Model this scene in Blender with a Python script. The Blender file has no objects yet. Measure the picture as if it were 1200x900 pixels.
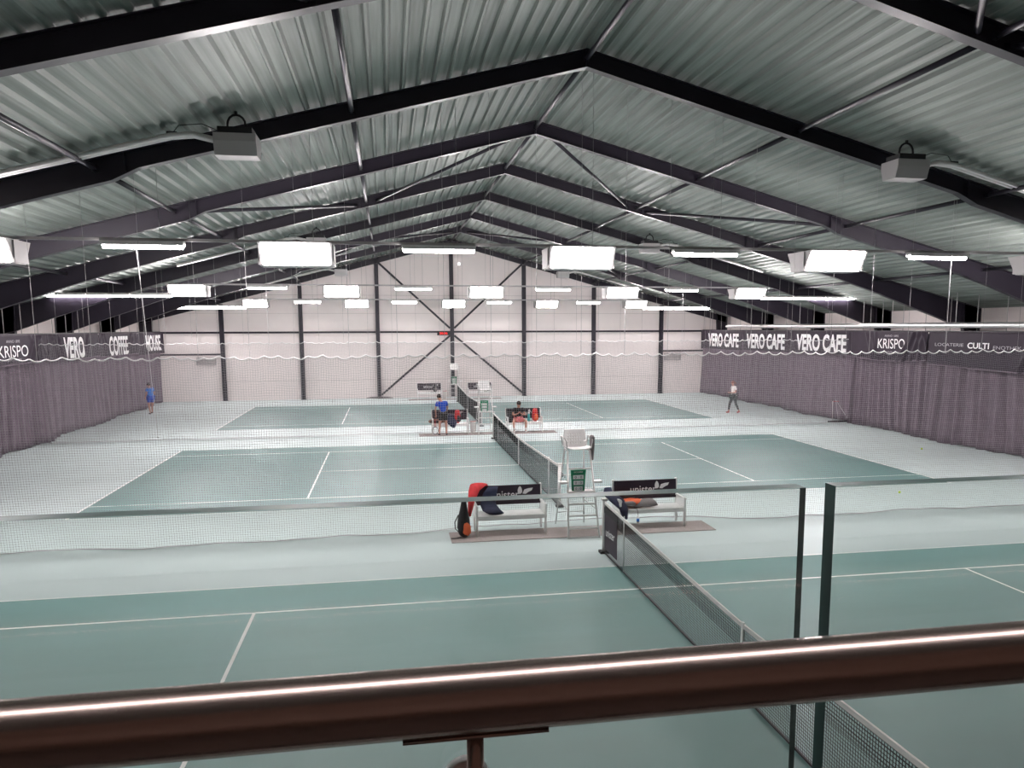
import bpy, bmesh, math, random
from mathutils import Vector, Matrix
random.seed(7)
sc = bpy.context.scene
col = sc.collection
PI = math.pi

# ---------------------------------------------------------------- camera, world, exposure
CAM = Vector((-4.1932, -20.3387, 4.509))
PITCH, YAW, ROLL, FPX = .1341, -.1796, -.0028, 936.74
fwd = Vector((-math.sin(YAW)*math.cos(PITCH), math.cos(YAW)*math.cos(PITCH), -math.sin(PITCH)))
rgt = Vector((math.cos(YAW), math.sin(YAW), 0)); upv = rgt.cross(fwd)
r2 = math.cos(ROLL)*rgt + math.sin(ROLL)*upv; u2 = -math.sin(ROLL)*rgt + math.cos(ROLL)*upv
cd = bpy.data.cameras.new('camera'); cam = bpy.data.objects.new('camera', cd); col.objects.link(cam)
cam.matrix_world = Matrix(((r2.x, u2.x, -fwd.x, CAM.x), (r2.y, u2.y, -fwd.y, CAM.y), (r2.z, u2.z, -fwd.z, CAM.z), (0, 0, 0, 1)))
cd.sensor_fit = 'HORIZONTAL'; cd.sensor_width = 36; cd.lens = FPX/1200*36
cd.shift_x = -25.2/1200; cd.shift_y = 60.47/1200
cd.clip_start = .02; cd.clip_end = 300
sc.camera = cam
w = bpy.data.worlds.new('world'); sc.world = w; w.use_nodes = True
w.node_tree.nodes['Background'].inputs[0].default_value = (.5, .5, .55, 1)
w.node_tree.nodes['Background'].inputs[1].default_value = .03
FLOOD_E, TUBE_E = 160.0, 80.0
sc.view_settings.view_transform = 'Standard'; sc.view_settings.look = 'None'
sc.view_settings.gamma = 1; sc.view_settings.use_curve_mapping = False
sc.view_settings.exposure = 0.0
try:
    sc.cycles.use_denoising = True
    sc.cycles.max_bounces = 10; sc.cycles.diffuse_bounces = 5; sc.cycles.transmission_bounces = 10
    sc.cycles.sample_clamp_indirect = 8; sc.cycles.caustics_refractive = False; sc.cycles.caustics_reflective = False
except Exception: pass

# ---------------------------------------------------------------- materials
def srgb(r, g, b):
    f = lambda c: (c/255/12.92 if c/255 <= .04045 else ((c/255+.055)/1.055)**2.4)
    return (f(r), f(g), f(b))
MATS = {}
def mat(name, c, rough=.6, metal=0, emit=0, noise=0, nscale=4, stretch=(1, 1, 1), bump=0, spec=.5, trans=0, ior=1.45, coat=0):
    if name in MATS: return MATS[name]
    m = bpy.data.materials.new(name); m.use_nodes = True
    nt = m.node_tree; b = nt.nodes['Principled BSDF']
    b.inputs['Base Color'].default_value = (*c, 1)
    b.inputs['Roughness'].default_value = rough; b.inputs['Metallic'].default_value = metal
    b.inputs['IOR'].default_value = ior
    b.inputs['Specular IOR Level'].default_value = spec
    b.inputs['Transmission Weight'].default_value = trans
    b.inputs['Coat Weight'].default_value = coat
    if emit:
        b.inputs['Emission Color'].default_value = (1, .935, .94, 1); b.inputs['Emission Strength'].default_value = emit
    if noise or bump:
        tc = nt.nodes.new('ShaderNodeTexCoord'); mp = nt.nodes.new('ShaderNodeMapping'); n = nt.nodes.new('ShaderNodeTexNoise')
        mp.inputs['Scale'].default_value = stretch
        n.inputs['Scale'].default_value = nscale; n.inputs['Detail'].default_value = 5
        nt.links.new(tc.outputs['Object'], mp.inputs[0]); nt.links.new(mp.outputs[0], n.inputs['Vector'])
        if noise:
            cr = nt.nodes.new('ShaderNodeValToRGB')
            cr.color_ramp.elements[0].position = .3; cr.color_ramp.elements[1].position = .7
            cr.color_ramp.elements[0].color = (*[x*(1-noise) for x in c], 1); cr.color_ramp.elements[1].color = (*[min(1, x*(1+noise)) for x in c], 1)
            nt.links.new(n.outputs['Fac'], cr.inputs[0]); nt.links.new(cr.outputs[0], b.inputs['Base Color'])
        if bump:
            bp = nt.nodes.new('ShaderNodeBump'); bp.inputs['Strength'].default_value = bump; bp.inputs['Distance'].default_value = .02
            nt.links.new(n.outputs['Fac'], bp.inputs['Height']); nt.links.new(bp.outputs[0], b.inputs['Normal'])
    MATS[name] = m
    return m
M_OUT = mat('outer_court_acrylic', (.53, .60, .60), .55, noise=.05, nscale=.35, stretch=(1, 2.2, 1))
M_CRT = mat('court_acrylic', (.102, .205, .197), .5, noise=.07, nscale=.3, stretch=(1, 3, 1))
M_LINE = mat('line_paint', (.85, .84, .82), .5)
M_DECK = mat('galvanised_deck', (.20, .222, .205), .62, .05, noise=.28, nscale=2.2, stretch=(5, .12, 1), bump=.02, spec=.5)
M_STEEL = mat('anthracite_steel', (.021, .017, .026), .42, noise=.1, nscale=2, spec=.35)
M_WALL = mat('cream_cladding', (.84, .76, .745), .6, noise=.02, nscale=1)
M_WALLD = mat('panel_joint', (.45, .40, .39), .7)
M_CURT = mat('curtain_fabric', (.175, .136, .165), .9, noise=.12, nscale=3, spec=.2)
M_CURTD = mat('curtain_fabric_dark', (.16, .125, .150), .9, noise=.12, nscale=3, spec=.2)
M_BAN = mat('banner_vinyl', (.034, .024, .036), .65, noise=.1, nscale=2, spec=.25)
M_WHITE = mat('white_print', (.88, .86, .86), .5)
M_TXT = mat('grey_print', (.42, .39, .42), .6)
M_PVC = mat('white_plastic', (.92, .90, .89), .35)
M_ALU = mat('aluminium', (.62, .60, .60), .32, .8)
M_WSTEEL = mat('white_painted_steel', (.72, .69, .68), .4)
M_BLACK = mat('black_rubber', (.012, .012, .014), .6)
M_NETB = mat('black_netting', (.012, .014, .016), .8)
M_NETW = mat('white_netting', (.44, .41, .42), .9, spec=.2)
M_CORD = mat('white_cord', (.72, .70, .70), .7)
M_WIRE = mat('hanging_wire', (.30, .29, .29), .7)
M_DCORD = mat('steel_wire', (.25, .25, .25), .5, .5)
M_TAPE = mat('net_tape', (.80, .76, .74), .7)
M_LENS = mat('flood_lens', (.9, .9, .9), .5, emit=FLOOD_E)
M_TUBE_DIM = mat('tube_diffuser_dim', (.9, .9, .9), .5, emit=24)
M_TUBE = mat('tube_diffuser', (.9, .9, .9), .5, emit=TUBE_E)
M_HOUS = mat('lamp_housing', (.42, .40, .40), .45, .3)
M_MAT = mat('grey_carpet', (.33, .275, .265), .95, noise=.15, nscale=30)
M_GREEN = mat('scoreboard_green', (.008, .20, .095), .5)
M_NAVY = mat('navy_cloth', (.014, .018, .045), .85, noise=.2, nscale=12)
M_RED = mat('red_cloth', (.50, .03, .035), .8, noise=.15, nscale=12)
M_ORANGE = mat('orange_cloth', (.72, .13, .045), .7)
M_BAGB = mat('black_bag_cloth', (.018, .017, .020), .7, noise=.2, nscale=12)
M_GREY = mat('grey_cloth', (.17, .15, .15), .8)
M_BLUE = mat('blue_jersey', (.018, .075, .46), .8)
M_SKY = mat('light_blue_jersey', (.035, .19, .62), .8)
M_TEAL = mat('teal_plastic', (.05, .40, .42), .4)
M_PINK = mat('pink_cotton', (.78, .27, .28), .85)
M_WCLOTH = mat('white_cotton', (.80, .76, .74), .85)
M_SKIN = mat('skin', (.50, .25, .185), .55)
M_HAIR = mat('dark_hair', (.03, .016, .012), .6)
M_RHAIR = mat('auburn_hair', (.25, .07, .045), .6)
M_YEL = mat('tennis_ball_felt', (.62, .75, .05), .9)
M_LED = mat('red_led', (.8, .02, .02), .5)
M_LED.node_tree.nodes['Principled BSDF'].inputs['Emission Color'].default_value = (1, .04, .03, 1)
M_LED.node_tree.nodes['Principled BSDF'].inputs['Emission Strength'].default_value = 1.2
M_SPOT = mat('white_led', (.9, .9, .9), .5, emit=9)
M_DUCT = mat('silver_duct', (.74, .72, .72), .3, .85)
M_RAIL = mat('brushed_stainless', (.40, .31, .28), .25, 1.0, noise=.05, nscale=6, stretch=(.3, 12, 12))
M_GALLERY = mat('gallery_brown', (.13, .075, .055), .6)
M_GFLOOR = mat('gallery_floor', (.10, .075, .065), .6)
M_GLASS = mat('balustrade_glass', (.93, .985, .965), .0, trans=1, ior=1.5)
M_GEDGE = mat('glass_edge', (.022, .06, .052), .45, spec=.15)

# ---------------------------------------------------------------- helpers
class MB:
    def __init__(s): s.v = []; s.f = []; s.mi = []; s.cur = 0; s.smooth = []
    def add(s, vs, fs, smooth=False):
        o = len(s.v); s.v += [tuple(p) for p in vs]
        for f in fs: s.f.append(tuple(i+o for i in f)); s.mi.append(s.cur); s.smooth.append(smooth)
        return s
    def box(s, x0, x1, y0, y1, z0, z1):
        v = [(x, y, z) for z in (z0, z1) for y in (y0, y1) for x in (x0, x1)]
        return s.add(v, [(0, 2, 3, 1), (4, 5, 7, 6), (0, 1, 5, 4), (2, 6, 7, 3), (0, 4, 6, 2), (1, 3, 7, 5)])
    def cbox(s, c, d): return s.box(c[0]-d[0]/2, c[0]+d[0]/2, c[1]-d[1]/2, c[1]+d[1]/2, c[2]-d[2]/2, c[2]+d[2]/2)
    def bar(s, a, b, wx, wy, up=(0, 0, 1)):
        a = Vector(a); b = Vector(b); d = (b-a).normalized(); u = Vector(up)
        if abs(d.dot(u)) > .98: u = Vector((0, 1, 0))
        x = d.cross(u).normalized(); y = x.cross(d).normalized()
        v = [p + x*sx*wx/2 + y*sy*wy/2 for p in (a, b) for sy in (-1, 1) for sx in (-1, 1)]
        return s.add(v, [(0, 2, 3, 1), (4, 5, 7, 6), (0, 1, 5, 4), (2, 6, 7, 3), (0, 4, 6, 2), (1, 3, 7, 5)])
    def tube(s, pts, r, n=8, closed=False, caps=True):
        pts = [Vector(p) for p in pts]; N = len(pts)
        rs = r if isinstance(r, (list, tuple)) else [r]*N
        prev = None; vs = []
        for i, p in enumerate(pts):
            if closed: d = pts[(i+1) % N]-pts[i-1]
            else: d = pts[min(i+1, N-1)]-pts[max(i-1, 0)]
            d.normalize()
            if prev is None:
                u = Vector((0, 0, 1)) if abs(d.z) < .9 else Vector((1, 0, 0))
                x = d.cross(u).normalized()
            else:
                x = (prev - d*prev.dot(d)).normalized()
            prev = x; y = d.cross(x)
            for k in range(n):
                a = 2*PI*k/n; vs.append(p + x*math.cos(a)*rs[i] + y*math.sin(a)*rs[i])
        fs = []
        for i in range(N if closed else N-1):
            j = (i+1) % N
            for k in range(n): fs.append((i*n+k, i*n+(k+1) % n, j*n+(k+1) % n, j*n+k))
        if caps and not closed: fs += [tuple(range(n-1, -1, -1)), tuple((N-1)*n+k for k in range(n))]
        return s.add(vs, fs, n > 4)
    def prism(s, poly, ax, a, b):
        def P(p, t):
            return {0: (t, p[0], p[1]), 1: (p[0], t, p[1]), 2: (p[0], p[1], t)}[ax]
        n = len(poly); v = [P(p, a) for p in poly]+[P(p, b) for p in poly]
        return s.add(v, [tuple(range(n-1, -1, -1)), tuple(range(n, 2*n))]+[(i, (i+1) % n, n+(i+1) % n, n+i) for i in range(n)])
    def loft(s, rings, n=14):
        """rings: (centre, x-vector, y-vector) -> closed lofted body of ellipses"""
        vs = []
        for c, xv, yv in rings:
            c = Vector(c); xv = Vector(xv); yv = Vector(yv)
            for k in range(n):
                a = 2*PI*k/n; vs.append(c+xv*math.cos(a)+yv*math.sin(a))
        R = len(rings)
        fs = [(i*n+k, i*n+(k+1) % n, (i+1)*n+(k+1) % n, (i+1)*n+k) for i in range(R-1) for k in range(n)]
        fs += [tuple(range(n-1, -1, -1)), tuple((R-1)*n+k for k in range(n))]
        return s.add(vs, fs, True)
    def ball(s, c, r, n=12, m=8):
        rx, ry, rz = r if isinstance(r, (tuple, list)) else (r, r, r)
        rings = []
        for i in range(1, m):
            t = PI*i/m; rings.append(((c[0], c[1], c[2]-rz*math.cos(t)), (rx*math.sin(t), 0, 0), (0, ry*math.sin(t), 0)))
        return s.loft(rings, n)
    def grid(s, nu, nv, fn, smooth=True):
        vs = [fn(i/nu, j/nv) for j in range(nv+1) for i in range(nu+1)]
        return s.add(vs, [(j*(nu+1)+i, j*(nu+1)+i+1, (j+1)*(nu+1)+i+1, (j+1)*(nu+1)+i) for j in range(nv) for i in range(nu)], smooth)
    def build(s, name, m, parent=None, fix=True, bevel=0):
        me = bpy.data.meshes.new(name); me.from_pydata(s.v, [], s.f)
        ms = m if isinstance(m, (list, tuple)) else [m]
        for x in ms: me.materials.append(x)
        me.polygons.foreach_set('material_index', s.mi); me.polygons.foreach_set('use_smooth', s.smooth)
        if fix and len(s.f) < 60000:
            bm = bmesh.new(); bm.from_mesh(me); bmesh.ops.recalc_face_normals(bm, faces=bm.faces[:]); bm.to_mesh(me); bm.free()
        o = bpy.data.objects.new(name, me); col.objects.link(o)
        if bevel:
            b = o.modifiers.new('bevel', 'BEVEL'); b.width = bevel; b.segments = 2; b.limit_method = 'ANGLE'
        if parent: o.parent = parent
        return o
def tag(o, label=None, cat=None, group=None, kind=None):
    if label: o['label'] = label
    if cat: o['category'] = cat
    if group: o['group'] = group
    if kind: o['kind'] = kind
    return o
def empty(name, loc, label, cat, group=None, rz=0):
    o = bpy.data.objects.new(name, None); col.objects.link(o); o.location = loc; o.rotation_euler = (0, 0, rz)
    o.empty_display_size = .2
    return tag(o, label, cat, group)
KIDS = {}
def copy_tree(o, loc=None, label=None, parent=None, rz=None, group=None):
    c = o.copy(); col.objects.link(c)
    if parent: c.parent = parent
    if loc is not None: c.location = loc
    if rz is not None: c.rotation_euler = (0, 0, rz)
    if label: c['label'] = label
    if group: c['group'] = group
    for ch in list(o.children):
        copy_tree(ch, parent=c)
    return c
def text2d(string, wid, hei, bold=0.0, res=4):
    cu = bpy.data.curves.new('txt', 'FONT'); cu.body = string; cu.size = 1; cu.offset = bold; cu.resolution_u = res
    to = bpy.data.objects.new('txt', cu); col.objects.link(to)
    dg = bpy.context.evaluated_depsgraph_get(); dg.update()
    me = bpy.data.meshes.new_from_object(to.evaluated_get(dg))
    vs = [(v.co.x, v.co.y) for v in me.vertices]; fs = [tuple(p.vertices) for p in me.polygons]
    bpy.data.objects.remove(to); bpy.data.meshes.remove(me)
    xs = [a for a, _ in vs]; ys = [b for _, b in vs]
    x0, x1, y0, y1 = min(xs), max(xs), min(ys), max(ys)
    return [((a-x0)/(x1-x0)*wid, (b-y0)/(y1-y0)*hei) for a, b in vs], fs
FY = [-9.224+5.794*k for k in range(8)]     # portal frames
FY[7] = 32.40
FYB = [-15.018]+FY
ZA, SL, HW, YW = 10.18, .26, 19.05, 32.55
roof = lambda x: ZA-SL*abs(x)
K = 17.06                                    # court pitch

# ---------------------------------------------------------------- structure
def court_floor():
    y1s = (-17.04, .015, 17.07)
    L, S, t = 11.885, 6.40, .05
    xs = {-HW, HW, -L, L, -L+t*1.4, L-t*1.4, -S-t/2, -S+t/2, S-t/2, S+t/2}; ys = {-24.0, YW}
    rects = []      # (x0,x1,y0,y1)
    for y in y1s:
        for a in (0, 1.37, 10.97-1.37, 10.97):
            q = t/2 if a in (0, 10.97) else t/2
            ys |= {y+a-q, y+a+q}; rects.append((-L, L, y+a-q, y+a+q))
        c = y+5.485; ys |= {c-t/2, c+t/2}; rects.append((-S, S, c-t/2, c+t/2))
        rects.append((-L, -L+t*1.4, y, y+10.97)); rects.append((L-t*1.4, L, y, y+10.97))
        rects.append((-S-t/2, -S+t/2, y+1.37, y+9.6)); rects.append((S-t/2, S+t/2, y+1.37, y+9.6))
    xs = sorted(xs); ys = sorted(ys); b = MB()
    nx = len(xs); vs = [(x, y, 0) for y in ys for x in xs]
    fs = []; mi = []
    for j in range(len(ys)-1):
        for i in range(nx-1):
            cx, cy = (xs[i]+xs[i+1])/2, (ys[j]+ys[j+1])/2; k = 0
            for y in y1s:
                if abs(cx) < L and y < cy < y+10.97: k = 1
            for r in rects:
                if r[0] < cx < r[1] and r[2] < cy < r[3]: k = 2
            fs.append((j*nx+i, j*nx+i+1, (j+1)*nx+i+1, (j+1)*nx+i)); mi.append(k)
    b.v = vs; b.f = fs; b.mi = mi; b.smooth = [False]*len(fs)
    b.cur = 0; b.box(-HW-.3, HW+.3, -24.2, YW+.3, -.3, -.02)
    o = b.build('floor', [M_OUT, M_CRT, M_LINE], fix=False)
    tag(o, 'pale green hard court floor with three darker tennis courts and white lines', 'floor', kind='structure')
court_floor()
def deck():
    b = MB(); p = .31; prof = [(0, 0), (.04, 0), (.075, .065), (.275, .065)]
    for s in (-1, 1):
        pts = []
        n = int(HW/p)+1
        for i in range(n):
            for a, h in prof:
                x = i*p+a+.02
                if x > HW: break
                pts.append((x, h))
        pts.insert(0, (0, pts[0][1])); pts.append((HW, 0))
        ys = [-24.2, -15, -9.2, -3.4, 2.4, 8.2, 14, 20, 25.6, YW+.2]
        nP = len(pts); vs = [(s*x, y, roof(x)+h+.004) for y in ys for x, h in pts]
        fs = [(j*nP+i, j*nP+i+1, (j+1)*nP+i+1, (j+1)*nP+i) for j in range(len(ys)-1) for i in range(nP-1)]
        b.add(vs, fs)
        b.add([(0, -24.2, roof(0)+.2), (s*(HW+.2), -24.2, roof(HW)+.14), (s*(HW+.2), YW+.2, roof(HW)+.14), (0, YW+.2, roof(0)+.2)], [(0, 1, 2, 3)])
    tag(b.build('ceiling', M_DECK, fix=False), 'ribbed galvanised steel roof deck sloping from the ridge', 'ceiling', kind='structure')
deck()
def gable(name, y0, y1, m, label):
    b = MB(); b.prism([(-HW-.2, 0), (HW+.2, 0), (HW+.2, roof(HW)+.1), (0, ZA+.15), (-HW-.2, roof(HW)+.1)], 1, y0, y1)
    o = b.build(name, m); tag(o, label, 'wall', kind='structure'); return o
wb = gable('wall_back', YW, YW+.25, M_WALL, 'cream clad gable wall at the far end of the hall')
jb = MB()
for z in (1.2, 5.45, 6.6): jb.box(-HW, HW, YW-.004, YW, z-.008, z+.008)
jb.build('panel_joint', M_WALLD, wb)
gable('wall_front', -24.3, -24.05, M_GALLERY, 'brown wall behind the viewing gallery')
for n, s in (('wall_left', -1), ('wall_right', 1)):
    b = MB(); x = s*HW; b.box(min(x, x+s*.25), max(x, x+s*.25), -24.2, YW+.2, 0, roof(HW)+.1)
    tag(b.build(n, M_WALL), 'cream clad side wall above the %s curtain' % n[5:], 'wall', kind='structure')
b = MB(); b.box(-HW, HW, -24.05, -19.45, 2.85, 3.05)
tag(b.build('floor_gallery', M_GFLOOR), 'brown floor slab of the viewing gallery', 'floor', kind='structure')
# sectional doors and headers at both ends of the far wall
for i, (xa, xb) in enumerate(((-HW, -14.45), (14.45, HW))):
    b = MB(); b.box(xa, xb, YW-.05, YW-.001, 0, 2.86)
    o = b.build('door_%d' % (i+1), M_WALL)
    tag(o, 'cream sectional door in the far wall, %s corner' % ('left' if i == 0 else 'right'), 'door', kind='structure')
    h = MB(); h.box(xa, xb, YW-.09, YW-.05, 2.86, 2.96); h.build('door_header', M_STEEL, o)
    cx = -15.3 if i == 0 else 15.15
    g = MB()
    for k in range(6): g.box(cx-.55, cx+.55, YW-.13, YW-.055, 2.28+k*.085, 2.32+k*.085)
    g.box(cx-.58, cx-.55, YW-.14, YW-.05, 2.26, 2.76); g.box(cx+.55, cx+.58, YW-.14, YW-.05, 2.26, 2.76)
    tag(g.build('air_grille', M_HOUS), 'grey slatted air grille on the door at the far %s corner' % ('left' if i == 0 else 'right'), 'grille')

# portal frames
def depth(x):
    x = abs(x)
    pts = [(0, .36), (8.75, .36), (9.25, .48), (13, .52), (14.6, .62), (16, .76), (17.1, .85), (18.3, .98), (19.1, .98)]
    for (a, da), (c, dc) in zip(pts, pts[1:]):
        if x <= c: return da+(dc-da)*(x-a)/(c-a)
    return .8
def rafter(s, y, slim=False):
    b = MB(); xs = [0, 4.76, 8.75, 9.25, 11, 13, 14.6, 16, 17.1, 18.3, 19.04]
    D = (lambda x: min(.30+.01*abs(x), .42)) if slim else depth
    top = [(s*x, roof(x)) for x in xs]; bot = [(s*x, roof(x)-D(x)) for x in xs]
    t = .018; fw = .105
    for i in range(len(xs)-1):
        a, c, d, e = top[i], top[i+1], bot[i+1], bot[i]
        b.prism([a, c, d, e], 1, y-.006, y+.006)
        b.prism([(a[0], a[1]), (c[0], c[1]), (c[0], c[1]-t), (a[0], a[1]-t)], 1, y-fw, y+fw)
        b.prism([(e[0], e[1]+t), (d[0], d[1]+t), d, e], 1, y-fw, y+fw)
    b.box(min(0, s*.02), max(0, s*.02), y-fw, y+fw, roof(0)-D(0), roof(0))
    for x in (9.0, 18.3):
        if not slim: b.box(s*x-.008, s*x+.008, y-fw, y+fw, roof(x)-D(x), roof(x)-t)
    return b
def column(s, y):
    b = MB(); fw = .105
    b.prism([(s*19.04, 0), (s*19.04, roof(19.04)), (s*18.3, roof(18.3)-.02), (s*18.55, 0)], 1, y-.006, y+.006)
    b.prism([(s*18.55, 0), (s*18.3, roof(18.3)-.05), (s*18.28, roof(18.3)-.05), (s*18.53, 0)], 1, y-fw, y+fw)
    b.prism([(s*19.04, 0), (s*19.04, roof(19.04)-.02), (s*19.02, roof(19.04)-.02), (s*19.02, 0)], 1, y-fw, y+fw)
    return b
ORD = ['above the gallery', 'nearest in the photo, cut by its upper corners', 'whose apex is largest in the photo', 'second whole frame, with braces behind it', 'third whole frame, braces ending on it',
       'fourth whole frame from the camera', 'fifth whole frame from the camera', 'sixth whole frame, second from the end wall', 'slim end frame against the far wall']
for i, y in enumerate(FYB):
    slim = i == 8
    r = empty('portal_frame', (0, y, 0), 'dark steel roof frame, '+ORD[i], 'roof frame', 'steel roof frames')
    for s in (-1, 1):
        rafter(s, 0, slim).build('rafter', M_STEEL, r); column(s, 0).build('column', M_STEEL, r)
# struts along the hall
for x, lab in ((0, 'along the ridge'), (-4.763, 'first left of the ridge'), (4.763, 'first right of the ridge'), (-9.53, 'second left of the ridge, at the rafter haunches'), (9.53, 'second right of the ridge, at the rafter haunches'), (-14.3, 'lowest on the left slope'), (14.3, 'lowest on the right slope')):
    r = empty('roof_strut', (x, 0, roof(x)-.19), 'long round steel strut under the roof, '+lab, 'strut', 'struts running along the hall')
    for a, c in zip(FYB, FYB[1:]):
        b = MB(); b.tube([(0, a+.13, 0), (0, c-.13, 0)], .052, 10); b.box(-.05, .05, a+.012, a+.13, -.05, .05); b.box(-.05, .05, c-.13, c-.012, -.05, .05)
        b.build('strut_tube', M_STEEL, r)
# roof braces
def brace(x0, y0, x1, y1, lab):
    b = MB(); a = Vector((x0, y0, roof(x0)-.25)); c = Vector((x1, y1, roof(x1)-.25)); d = (c-a).normalized()*.14
    b.tube([a+d, c-d], .05, 8); b.box(a.x-.04, a.x+.04, min(a.y, a.y+d.y*1.2), max(a.y, a.y+d.y*1.2), a.z-.05, a.z+.05)
    tag(b.build('roof_brace', M_STEEL), lab, 'brace', 'diagonal roof braces')
for k0, k1, nm in ((-1, 0, 'bay nearest the camera'), (2, 3, 'bay behind the second whole frame'), (6, 5, 'bay near the far wall')):
    ya = -15.018 if k0 == -1 else FY[k0]; yb = FY[k1]
    for s, sn in ((-1, 'left'), (1, 'right')):
        brace(s*.35, ya, s*4.5, yb, 'dark diagonal brace from the ridge, %s slope, %s' % (sn, nm))
        brace(s*5.0, yb, s*9.2, ya, 'dark diagonal brace lower down the %s slope, %s' % (sn, nm))
# far wall posts, rail and cross bracing
WYF = YW-.14
PO = {-3: 'third left of centre', -2: 'second left of centre', -1: 'first left of centre', 0: 'the central one under the ridge', 1: 'first right of centre', 2: 'second right of centre', 3: 'third right of centre'}
for k in range(-3, 4):
    x = k*4.763; b = MB(); h = roof(x)-.32-.01*abs(x)
    b.box(-.006, .006, -.11, .11, 0, h); b.box(-.12, .12, -.12, -.105, 0, h); b.box(-.12, .12, .105, .12, 0, h); b.box(-.16, .16, -.13, .13, 0, .03)
    o = b.build('wall_post', M_STEEL); o.location = (x, WYF, 0)
    tag(o, 'dark steel post on the far wall, '+PO[k], 'post', 'posts on the far wall')
r = empty('wall_rail', (0, WYF+.08, 4.2), 'dark horizontal steel rail across the cream far wall', 'rail')
for k in range(-4, 4):
    a, c = k*4.763, (k+1)*4.763
    b = MB(); b.box(a+.13, c-.13, -.04, .05, 0, .12); b.build('rail_section', M_STEEL, r)
for s, sn in ((-1, 'left'), (1, 'right')):
    for up, un in ((1, 'upper'), (0, 'lower')):
        b = MB()
        if up: b.bar((s*4.64, WYF, 8.65), (s*.14, WYF, 4.5), .12, .12, (0, 1, 0))
        else: b.bar((s*.14, WYF, 4.02), (s*4.62, WYF, .22), .12, .12, (0, 1, 0))
        tag(b.build('wall_brace', M_STEEL), '%s %s diagonal of the dark steel cross on the far wall' % (un, sn), 'brace', 'cross bracing on the far wall')

# ---------------------------------------------------------------- lighting rows
def make_flood():
    r = empty('floodlight', (0, 0, 0), 'x', 'floodlight', 'hanging floodlights')
    P = [(-.53, 0), (.53, 0), (.24, -.46), (-.24, -.46)]
    b = MB(); b.prism(P, 0, -.72, .72)
    b.box(-.75, -.72, -.3, .3, -.44, -.02); b.box(.72, .75, -.3, .3, -.44, -.02)
    b.build('housing', M_HOUS, r)
    for s in (-1, 1):
        a0 = Vector((0, s*.515, -.035)); a1 = Vector((0, s*.262, -.435)); n = Vector((0, s*.4, -.25)).normalized()*.006
        l = MB(); l.add([a0+n+Vector((-.66, 0, 0)), a0+n+Vector((.66, 0, 0)), a1+n+Vector((.66, 0, 0)), a1+n+Vector((-.66, 0, 0)),
                         a0+Vector((-.66, 0, 0)), a0+Vector((.66, 0, 0)), a1+Vector((.66, 0, 0)), a1+Vector((-.66, 0, 0))],
                        [(0, 1, 2, 3), (7, 6, 5, 4), (0, 4, 5, 1), (1, 5, 6, 2), (2, 6, 7, 3), (3, 7, 4, 0)])
        l.build('lens', M_LENS, r)
    for s in (-1, 1):
        y = MB(); y.tube([(s*.45, 0, 0), (s*.45, 0, .05)], .012, 6); y.box(s*.45-.06, s*.45+.06, -.03, .03, .0, .012)
        y.build('hanging_bracket', M_HOUS, r)
    return r
def make_tubelight():
    r = empty('tube_light', (0, 0, 0), 'x', 'tube light', 'hanging tube lights')
    b = MB(); b.box(-.78, .78, -.095, .095, .045, .10); b.box(-.78, .78, -.095, -.088, .015, .045); b.box(-.78, .78, .088, .095, .015, .045); b.build('batten', M_WSTEEL, r)
    b = MB(); b.tube([(-.76, 0, 0), (-.74, 0, 0), (.74, 0, 0), (.76, 0, 0)], [.03, .055, .055, .03], 10); b.build('diffuser', M_TUBE, r)
    return r
flood0 = make_flood(); tube0 = make_tubelight()
used = {'f': False, 't': False}
LENS_OFF = [c for c in flood0.children if c.name.startswith('lens') and sum(v.co.y for v in c.data.vertices) > 0][0].data.copy()
LENS_OFF.materials[0] = M_HOUS
def put(kind, loc, label):
    src = flood0 if kind == 'f' else tube0
    if not used[kind]: used[kind] = True; src.location = loc; src['label'] = label; return src
    return copy_tree(src, loc, label)
def shield(q, i):
    if i == 2:      # added plate, blocks the last row's tube light from the wall
        b = MB(); b.box(-.78, .78, .10, .106, -.13, .10); b.build('added_light_shield', M_WSTEEL, q)
ROWY = [-2.72, 14.32, 31.30]; ROWN = ['nearest row', 'middle row', 'farthest row']
POSN = {-12: 'outermost left', -6: 'left of centre', 0: 'in the centre', 6: 'right of centre', 12: 'outermost right'}
TP = {-8.95: 'outer left', -3.05: 'inner left', 2.97: 'inner right', 8.85: 'outer right'}
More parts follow.
